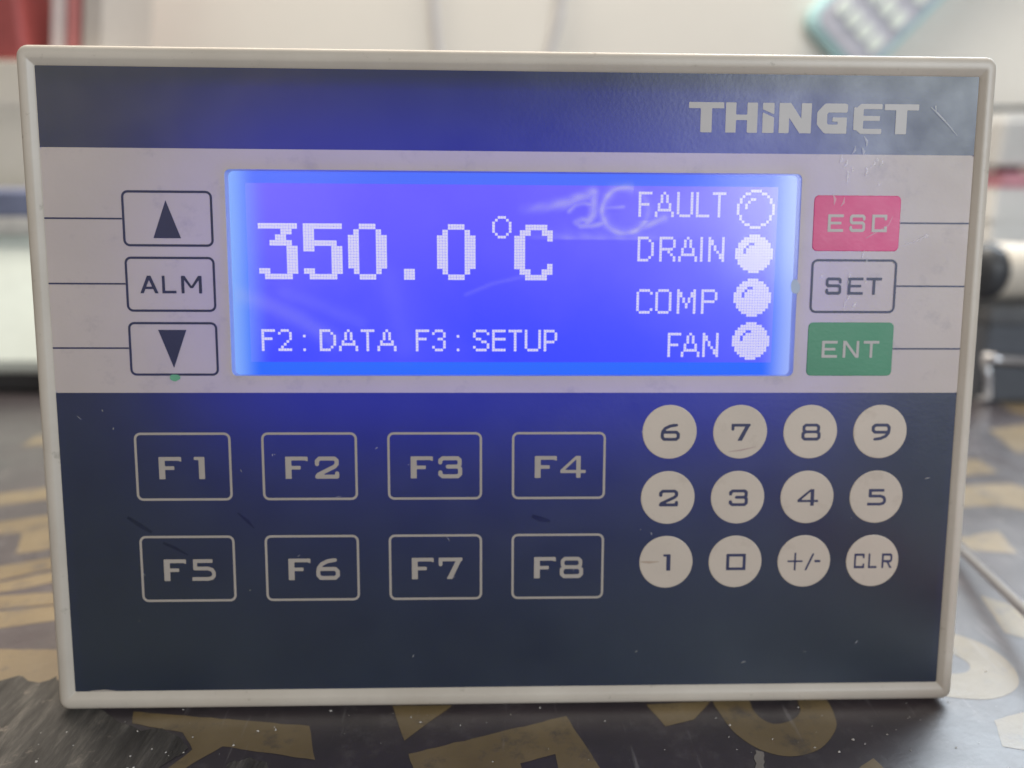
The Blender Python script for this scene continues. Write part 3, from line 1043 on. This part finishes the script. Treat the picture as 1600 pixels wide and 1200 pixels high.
def haze_left(X, Y):
    v_ = .11 * bell(path_d(X, Y, [(-47, 17.0), (-42, 15.2), (-37, 12.8), (-32, 9.5)]), 1.5)
    v_ = np.maximum(v_, .05 * bell(path_d(X, Y, [(-40, 17.5), (-34, 15.4), (-27, 12.5)]), 1.3))
    v_ = np.maximum(v_, .03 * bell(path_d(X, Y, [(-22, 20), (-20.5, 14), (-19, 8)]), 2.2))
    return np.maximum(v_, .07 * bell(path_d(X, Y, [(-8.5, 17.3), (-4, 19.2), (2, 20.6)]), .35))


veil_sheet('pale_swirl', -1, 25.5, 48.5, 37.8, swirl, pane, bz)
veil_sheet('film_smear', -48.5, 4, 6, 24, haze_left, pane, bz, 0.3)

# unseen emitter added behind the film: its blue halo stands in for lens glare
bl = obj('halo_emitter', [(-54.5, -3, -17), (55, -3, -17), (55, 43.5, -17), (-54.5, 43.5, -17)], [(0, 1, 2, 3)], M['halo_glow'], panel)

# ---- keys
KZ = FZ + 0.06


def outline_key(name, x0, y0, x1, y1, r, lw, material):
    return ring(name, rrect(x0, y0, x1, y1, r, 5), rrect(x0 + lw, y0 + lw, x1 - lw, y1 - lw, max(r - lw, .1), 5), material, panel, KZ)


def pad_key(name, outl, material):
    """slightly embossed pad with a soft rim"""
    def shrink(k, z):
        cx = sum(p[0] for p in outl) / len(outl)
        cy = sum(p[1] for p in outl) / len(outl)
        return [(p[0] - k * (1 if p[0] > cx else -1) * min(1, abs(p[0] - cx)), p[1] - k * (1 if p[1] > cy else -1) * min(1, abs(p[1] - cy)), z) for p in outl]
    v_, f_ = loft([shrink(0, FZ + .015), shrink(.02, FZ + .05), shrink(.10, FZ + .08)], False, True)
    return obj(name, v_, f_, material, panel)


# function keys F1..F8
for i in range(8):
    x0 = -66.75 + 22.13 * (i % 4)
    y1 = -6.95 if i < 4 else -25.63
    k = outline_key('function_key', x0, y1 - 12.25, x0 + 16.8, y1, 1.15, 0.42, M['pale_ink'])
    k['label'] = 'outlined function key F%d' % (i + 1)
    d = str(i + 1)
    yb = y1 - 8.35
    dx = {'1': 2.2, '2': 1.25, '3': .95, '4': .65, '5': 1.0, '6': 1.0, '7': .9, '8': .75}[d]
    xs = x0 + 4.1
    gw = {'1': 1.85, '4': 4.55, '7': 4.35}.get(d, 4.25)
    word('legend', [('F', xs, yb, 3.95, 4.0), (d, xs + 3.95 + dx, yb, gw, 4.0)], M['pale_ink'], k, KZ + .02)

# number keys
NUM = (('6', '7', '8', '9'), ('2', '3', '4', '5'), ('1', '0', '+/-', 'CLR'))
for j, row in enumerate(NUM):
    for i, t in enumerate(row):
        cx, cy = 27.86 + 12.74 * i, -6.98 - 12.05 * j
        circ = [(cx + 4.9 * math.cos(2 * math.pi * q / 40), cy + 4.9 * math.sin(2 * math.pi * q / 40)) for q in range(40)]
        v_, f_ = loft([[(cx + (x - cx) * s, cy + (y - cy) * s, z) for x, y in circ] for s, z in ((1, FZ + .015), (.995, FZ + .05), (.975, FZ + .09))], False, True)
        k = obj('number_key', v_, f_, M['disc'], panel)
        k['label'] = 'round white key marked ' + t
        z = FZ + .115
        if len(t) == 1:
            w = {'1': 1.35, '4': 3.8, '0': 3.6}.get(t, 3.5)
            ox = .15 if t != '1' else 0.15
            word('legend', [(t, cx - w / 2 + ox, cy - 1.62, w, 3.1)], M['navy_ink'], k, z)
        elif t == 'CLR':
            word('legend', [('C', cx - 3.4, cy - 1.42, 1.95, 2.8), ('L', cx - .75, cy - 1.42, 1.6, 2.8), ('R', cx + 1.75, cy - 1.42, 1.95, 2.8)], M['navy_ink'], k, z)
        else:
            word('legend', [('+', cx - 3.05, cy - 1.4, 2.8, 2.8), ('/', cx + .15, cy - 1.3, 1.75, 2.75), ('-', cx + 1.95, cy - 1.4, 1.1, 2.8)], M['navy_ink'], k, z)

# left column: up, ALM, down
for nm, lab, y0, y1 in (('arrow_key', 'outlined key with an upward triangle', 25.28, 34.67), ('alarm_key', 'outlined key marked ALM', 14.18, 23.58), ('arrow_key', 'outlined key with a downward triangle', 3.10, 12.43)):
    k = outline_key(nm, -66.72, y0, -51.48, y1, 1.1, 0.40, M['navy_ink'])
    k['label'] = lab
    if 'up' in lab:
        obj('triangle', [(-59.32, 33.05, KZ + .02), (-61.62, 26.7, KZ + .02), (-56.98, 26.7, KZ + .02)], [(0, 1, 2)], M['navy_ink'], k)
    elif 'down' in lab:
        obj('triangle', [(-61.6, 11.08, KZ + .02), (-59.18, 4.46, KZ + .02), (-56.78, 11.08, KZ + .02)], [(0, 1, 2)], M['navy_ink'], k)
    else:
        word('legend', [('A', -64.3, 17.35, 3.1, 3.0), ('L', -60.55, 17.35, 2.4, 3.0), ('M', -57.3, 17.35, 3.5, 3.0)], M['navy_ink'], k, KZ + .02)
# right column: ESC, SET, ENT
k = pad_key('escape_key', rrect(52.05, 25.14, 67.38, 34.69, 0.85, 5), M['red_key'])
k['label'] = 'filled pink-red key marked ESC'
word('legend', [('E', 54.6, 28.45, 2.75, 3.0), ('S', 58.45, 28.45, 2.75, 3.0), ('C', 62.4, 28.45, 2.7, 3.0)], M['logo_ink'], k, FZ + .12)
k = outline_key('set_key', 52.1, 14.31, 67.4, 23.74, 1.1, 0.40, M['navy_ink'])
k['label'] = 'outlined key marked SET'
word('legend', [('S', 54.8, 17.55, 2.8, 3.0), ('E', 58.75, 17.55, 2.75, 3.0), ('T', 62.05, 17.55, 2.75, 3.0)], M['navy_ink'], k, KZ + .02)
k = pad_key('enter_key', rrect(52.07, 3.15, 67.46, 12.67, 0.85, 5), M['green_key'])
k['label'] = 'filled green key marked ENT'
word('legend', [('E', 54.65, 6.4, 2.8, 3.0), ('N', 58.45, 6.4, 2.9, 3.0), ('T', 62.15, 6.4, 2.8, 3.0)], M['logo_ink'], k, FZ + .12)
# leader lines from the keys to the edges of the face
for y in (29.93, 18.95, 7.9):
    obj('leader_line', [(-OX, y - .14, KZ), (-66.75, y - .14, KZ), (-66.75, y + .14, KZ), (-OX, y + .14, KZ)], [(0, 1, 2, 3)], M['navy_ink'], surround)
for y in (30.03, 19.08, 8.0):
    obj('leader_line', [(67.45, y - .14, KZ), (OX, y - .14, KZ), (OX, y + .14, KZ), (67.45, y + .14, KZ)], [(0, 1, 2, 3)], M['navy_ink'], surround)
# maker's lettering
LOGO = (('lT', 29.6, 6.08), ('lH', 35.98, 5.5), ('li', 42.36, 2.0), ('lN', 45.22, 5.6), ('lG', 51.8, 5.3), ('lE', 58.1, 5.0), ('lT', 63.5, 6.0))
word('brand_lettering', [(g, x, 45.1, w, 5.0) for g, x, w in LOGO], M['logo_ink'], header, KZ)

# ---- wear on the face
sc = FZ + 0.16
streak('scratch', [(71.6, 49.6), (72.8, 48.6), (74.6, 46.9), (76.5, 44.9)], [.1, .28, .22, .06], M['smear2'], header, sc)
streak('scratch', [(72.3, 49.9), (72.5, 48.9)], [.3, .15], M['smear2'], header, sc)
streak('scratch', [(61.5, 27.4), (63.5, 28.6), (65.3, 29.6), (66.0, 31.2)], [.1, .25, .25, .12], M['smear'], surround, sc)
streak('scratch', [(68.3, 26.3), (70.5, 27.0), (72.4, 28.0)], [.1, .3, .5], M['smear'], surround, sc)
rnd = random.Random(3)
for i in range(16):
    x, y = 54.5 + rnd.gauss(3.5, 2.6), 38.5 + rnd.gauss(0, 2.6)
    a = rnd.uniform(.5, 1.6)
    l = rnd.uniform(.5, 2.0)
    streak('scratch', [(x, y), (x + l * .5 * math.cos(a), y + l * .5 * math.sin(a)), (x + l * math.cos(a + .3), y + l * math.sin(a + .3))], [.08, rnd.uniform(.2, .6), .08], M['smear2'], surround, sc + .01 * (i % 5))
for i in range(10):
    x, y = rnd.uniform(53, 62), rnd.uniform(15, 24)
    a = rnd.uniform(.9, 1.7)
    l = rnd.uniform(.6, 1.6)
    streak('scratch', [(x, y), (x + l * .5 * math.cos(a), y + l * .5 * math.sin(a)), (x + l * math.cos(a), y + l * math.sin(a))], [.06, rnd.uniform(.2, .5), .06], M['smear2'], surround, sc + .01 * (i % 5))
# dark rubbed strokes by F5 and between the rows, tiny pale nicks
streak('scuff', [(-68.6, -22.2), (-66.6, -23.6), (-64.5, -25.0)], [.5, .8, .5], M['rub'], keyfield, KZ)
streak('scuff', [(-62.6, -26.9), (-60.5, -27.9), (-58.3, -29.2)], [.4, .6, .2], M['rub'], keyfield, KZ)
streak('scuff', [(-49.2, -21.5), (-47.6, -22.9), (-46.4, -24.3)], [.3, .6, .2], M['rub'], keyfield, KZ)
streak('scuff', [(3.3, -22.3), (4.8, -22.9), (6.6, -23.3)], [.6, 1.0, .5], M['rub'], keyfield, KZ)
for i in range(30):
    x, y = rnd.uniform(-77, 77), rnd.uniform(-53, -1)
    a = rnd.uniform(0, 6.28)
    l = rnd.choice((.25, .4, .6, 1.0))
    streak('nick', [(x, y), (x + l * .5 * math.cos(a), y + l * .5 * math.sin(a) + .05), (x + l * math.cos(a), y + l * math.sin(a))], [.05, rnd.uniform(.08, .22), .05], M['smear2'], keyfield, sc)
streak('stain', [(23.2, -31.0), (24.8, -31.1), (26.6, -31.0)], [.25, .5, .1], plain('rust_stain', (0.37, 0.29, 0.23), 0.6), keyfield, FZ + .11)
streak('stain', [(38.6, -10.6), (41.0, -10.3), (43.5, -9.7)], [.08, .28, .08], plain('key_mark', (0.36, 0.27, 0.25), 0.6), keyfield, FZ + .11)
blob('paint_spot', -59.1, 2.75, .85, .65, M['green_paint'], surround, KZ + .05, seed=4)
blob('chip_mark', 49.4, 18.9, .8, 1.3, plain('resin_blob', (0.30, 0.36, 0.50), 0.4), surround, KZ + .02, seed=9)
streak('scuff', [(-77, -54.7), (-74.5, -54.6), (-72.5, -54.7)], [.1, .3, .1], M['pale_ink'], keyfield, KZ)

# ================================================================== things on the bench

# screwdriver beside the panel: blade tip on the table, fat handle out of frame to the right
A = Vector((115.7, 44.5, 3.5))
B = Vector((109.4, 12.6, 6.5))
D_ = (B - A).normalized()
drv = empty('screwdriver', tuple(A))
tag(drv, 'thin steel screwdriver shaft lying slantwise beside the panel', 'screwdriver')
L0 = -26.0
tube('shaft', [tuple(D_ * t) for t in (L0 + 6, L0 + 9, 0, 40, 74)], 1.4, M['steel'], drv, 20)
bl_v = []
for t, w, h in ((L0, 1.5, .25), (L0 + 3, 1.5, .45), (L0 + 6.05, 1.0, .95)):
    c = D_ * t
    bl_v.append([tuple(c + Vector((sx * w, 0, sz * h))) for sx, sz in ((-1, -1), (1, -1), (1, 1), (-1, 1))])
v, f = loft(bl_v, True, True)
obj('blade_tip', v, f, M['steel'], drv)
hd = [(70, 3.2), (72, 5.0), (76, 6.4), (86, 6.0), (100, 8.2), (140, 8.4), (160, 8.0), (166, 5.5), (167.5, 1.0)]
tube('handle', [tuple(D_ * t) for t, _ in hd], [r for _, r in hd], plain('red_handle', (0.5, 0.04, 0.03), 0.3), drv, 24)

# ---- left: white instrument case with a blue lid, dark base block
ic = empty('instrument_case', (-262, 250, TZ))
tag(ic, 'white case with blue lid stripe at the left edge behind the panel', 'case')
white = plain('white_plastic', (0.74, 0.82, 0.79), 0.4, var=0.03)
wl = []
for ins, z, y0 in ((2, 9, -40), (0, 11, -42), (0, 15, -42), (0, 62, -6), (2, 66, -2)):
    wl.append([(x, y, z) for x, y in rrect(-85 + ins, y0, 78 - ins, 40 - ins, 3)])
v, f = loft(wl, True, True)
obj('body', v, f, white, ic)
block('base', -80, -37, 0, 73, 35, 8.9, M['dark_plastic'], ic, 4, 1)
block('rim', -87, -8, 66.1, 80, 42, 74, plain('light_grey', (0.66, 0.66, 0.65), .45), ic, 4, 1.5)
block('lid', -86, -7, 74.1, 79, 41, 86, plain('slate_blue', (0.20, 0.23, 0.36), .45), ic, 4, 1.5)
# cream carton behind it, red case and leaning folders on top
cc = empty('cream_carton', (-282, 345, TZ))
tag(cc, 'cream carton under the red case in the left background', 'carton')
block('box_body', -100, -42, 0, 88, 42, 140, plain('cream_card', (0.72, 0.68, 0.58), .7, var=.03), cc, 1.5, .6)
block('box_lid', -101.5, -43.5, 126, 89.5, 43.5, 148, plain('cream_card_lid', (0.74, 0.70, 0.61), .7, var=.03), cc, 1.5, .6)
rc = empty('red_case', (-282, 345, 148 + TZ))
tag(rc, 'dull red case in the top left corner standing on a cream carton', 'case')
redm = plain('red_plastic', (0.36, 0.075, 0.075), .5, var=.08)
block('case_body', -95, -40, 0.1, 44, 36, 62, redm, rc, 4, 2)
block('case_lid', -96, -41, 62.1, 45, 37, 96, redm, rc, 4, 2)
tube('handle', [(-60, -3, 95), (-60, -3, 112), (-50, -3, 120), (0, -3, 120), (10, -3, 112), (10, -3, 95)], 3.2, M['dark_plastic'], rc)
for nm, x, th, colr, lab in (('folder', 51.5, 6.5, (0.70, 0.62, 0.62), 'white folder leaning against the red case'),
                             ('folder', 59.5, 6.0, (0.55, 0.20, 0.20), 'pinkish red folder leaning between a white and a grey one'),
                             ('folder', 67.5, 9.5, (0.52, 0.48, 0.45), 'light grey folder, rightmost of the three leaning folders')):
    g = empty(nm, (-282 + x, 345, 148 + TZ), (0, R(9), 0))
    tag(g, lab, 'folder', 'folders leaning by the red case')
    m_ = plain('folder_card', colr, .6, var=.04)
    block('cover', 0, -32, 0.0, th * .22, 30, 105, m_, g, .3, .1)
    block('cover', th * .78, -32, 0.0, th * 1.0, 30, 105, m_, g, .3, .1)
    block('spine', th * .22 + .02, -32, 0.0, th * .78 - .02, -30.4, 105, m_, g, .3, .1)
    block('paper_block', th * .24, -30.2, 1.0, th * .76, 28, 103, plain('paper', (0.7, 0.69, 0.66), .8), g, .3, .1)

# ---- cables hanging down the wall
cabm = plain('grey_cable', (0.55, 0.55, 0.58), .5)
for nm, pts, lab in (('wall_cable', [(-42, 434, 600), (-41, 435, 320), (-40, 435, 210), (-36, 435, 165), (-25, 434, 120), (-8, 432, 60), (0, 425, 2.4)], 'thin grey cable hanging on the wall, left of the pair'),
                     ('wall_cable', [(44, 434, 600), (45, 435, 330), (44, 435, 210), (37, 435, 170), (34, 434, 120), (36, 432, 60), (40, 425, 2.4)], 'thin grey cable hanging on the wall, right of the pair')):
    P = [Vector(p) for p in pts]
    sm = []
    for i in range(len(P) - 1):
        p0, p1, p2, p3 = P[max(i - 1, 0)], P[i], P[i + 1], P[min(i + 2, len(P) - 1)]
        for s in range(8):
            t = s / 8
            sm.append(tuple(.5 * ((2 * p1) + (p2 - p0) * t + (2 * p0 - 5 * p1 + 4 * p2 - p3) * t * t + (3 * p1 - p0 - 3 * p2 + p3) * t ** 3)))
    sm.append(tuple(P[-1]))
    c_ = tube(nm, sm, 2.6, cabm)
    tag(c_, lab, 'cable', 'cables on the wall')

# ---- handheld remote with a teal rim, fixed flat to the wall, tilted
rm = empty('remote_control', (246, 440.9, 197), (R(90), R(-44), 0))
tag(rm, 'pale handheld remote with teal rim tilted against the wall at top right', 'remote control')
# local: x across, y along the body, z out of the wall
rm.rotation_euler = (Matrix.Rotation(R(90), 4, 'X') @ Matrix.Rotation(R(-43), 4, 'Z')).to_euler()
v, f = box_loops(-29, -32, 0.1, 29, 130, 15, 11, 3)
obj('rim', v, f, plain('teal_rubber', (0.44, 0.68, 0.72), .5), rm)
v, f = box_loops(-24.5, -27.5, 15.05, 24.5, 125, 17, 8, .6)
obj('face', v, f, plain('pale_grey', (0.50, 0.51, 0.60), .45), rm)
for j in range(4):
    for i in range(4):
        cx, cy = -15.9 + 10.6 * i, -11 + 20 * j
        v, f = box_loops(cx - 3.7, cy - 5.4, 17.05, cx + 3.7, cy + 5.4, 19.5, 2.4, .6)
        obj('button', v, f, white, rm)
v, f = box_loops(-20, 84, 17.05, 20, 118, 17.6, 2, .2)
obj('display', v, f, plain('grey_display', (0.30, 0.34, 0.34), .2), rm)

# ---- right: stack of white carton, pink book, grey instrument
wc = empty('white_carton', (350, 352, TZ))
tag(wc, 'bright white carton at the right edge under a pink book', 'carton')
block('box_body', -78, -50, 0, 90, 50, 80, plain('white_card', (0.84, 0.84, 0.83), .7, var=.02), wc, 1.5, .6)
block('box_lid', -79.5, -51.5, 72, 91.5, 51.5, 90, plain('white_card_lid', (0.84, 0.84, 0.83), .7, var=.02), wc, 1.5, .6)
bk = empty('book', (350, 350, 90 + TZ))
tag(bk, 'pink book lying between the white carton and the grey instrument', 'book')
pinkm = plain('pink_cover', (0.62, 0.22, 0.30), .5)
block('cover', -80, -52, 0.05, 85, 50, 1.3, pinkm, bk, .6, .2)
block('pages', -78, -50.5, 1.35, 83, 48, 6.4, plain('pages', (0.66, 0.36, 0.42), .8), bk, .4, .2)
block('cover', -80, -52, 6.45, 85, 50, 7.7, pinkm, bk, .6, .2)
gi = empty('grey_instrument', (352, 352, 97.8 + TZ))
tag(gi, 'light grey instrument box lying on the pink book at right', 'instrument')
block('body', -84, -52, 3, 90, 50, 27, plain('pale_case', (0.62, 0.62, 0.62), .5, var=.03), gi, 4, 1.5)
block('top_plate', -82, -50, 27.05, 88, 48, 30, plain('pale_case_top', (0.70, 0.71, 0.71), .5, var=.03), gi, 4, .6)
for x in (-70, 70):
    for y in (-40, 38):
        block('foot', x - 5, y - 5, 0, x + 5, y + 5, 2.95, M['dark_plastic'], gi, 3, .4)
loop = [(292 - 30 + 34 * math.cos(a) * .9, 312 + 24 * math.sin(a), 130.6 + 2 * math.sin(a * 2) + 2) for a in np.linspace(-1.0, 2.6, 30)]
cb = empty('cable', (300, 330, 130))
tag(cb, 'dark cable with a teal plug lying on the grey instrument', 'cable')
cpts = [(-30 + 24 * math.cos(a), -10 + 16 * math.sin(a), 1.6) for a in np.linspace(2.6, -0.6, 22)]
tube('lead', cpts, 1.6, M['dark_plastic'], cb)
tube('plug', [(-10, -19, 3.4), (-8, -23, 3.6), (0, -30, 3.6), (8, -34, 3.4)], [1.6, 3.6, 3.6, 2.2], plain('teal_plug', (0.10, 0.19, 0.22), .5), cb)

# ---- right: dark tool case with steel trim, cream tool with black cap resting on it
tcse = empty('tool_case', (265, 235, TZ))
tag(tcse, 'dark grey case with steel edge trim standing on the table at right', 'tool case')
block('case_body', -55, -40, 0, 90, 45, 34, plain('grey_case', (0.085, 0.095, 0.115), .5, var=.1), tcse, 3, 1.2)
block('case_lid', -56, -41, 34.1, 91, 46, 42, plain('grey_case_lid', (0.10, 0.105, 0.115), .5, var=.1), tcse, 3, 1.5)
tube('trim_rail', [(-57, -43, 20.5), (-50, -43, 20.0), (-20, -43, 17.5), (60, -43, 14)], 2.1, M['steel'], tcse)
tube('catch', [(-56.5, -43.5, 20), (-54.0, -44, 12), (-52.5, -44, 3), (-57, -43.5, 1.6)], 1.5, M['steel'], tcse)
tl = empty('cream_tool', (213, 207, 55))
tag(tl, 'cream cylindrical tool with dark round end cap lying on the grey case', 'tool')
tl.rotation_euler = (0, 0, R(14))
tube('barrel', [(0, 0, 0), (2, 0, 0), (60, 0, -2), (95, 0, -2)], [11.5, 12.4, 11.2, 10.5], plain('cream_plastic', (0.66, 0.61, 0.53), .45), tl, 28)
tube('end_cap', [(-10, 0, 0), (-9.5, 0, 0), (-7, 0, 0), (-1, 0, 0), (-.05, 0, 0)], [3, 9, 11.8, 12.6, 12.2], M['dark_plastic'], tl, 28)
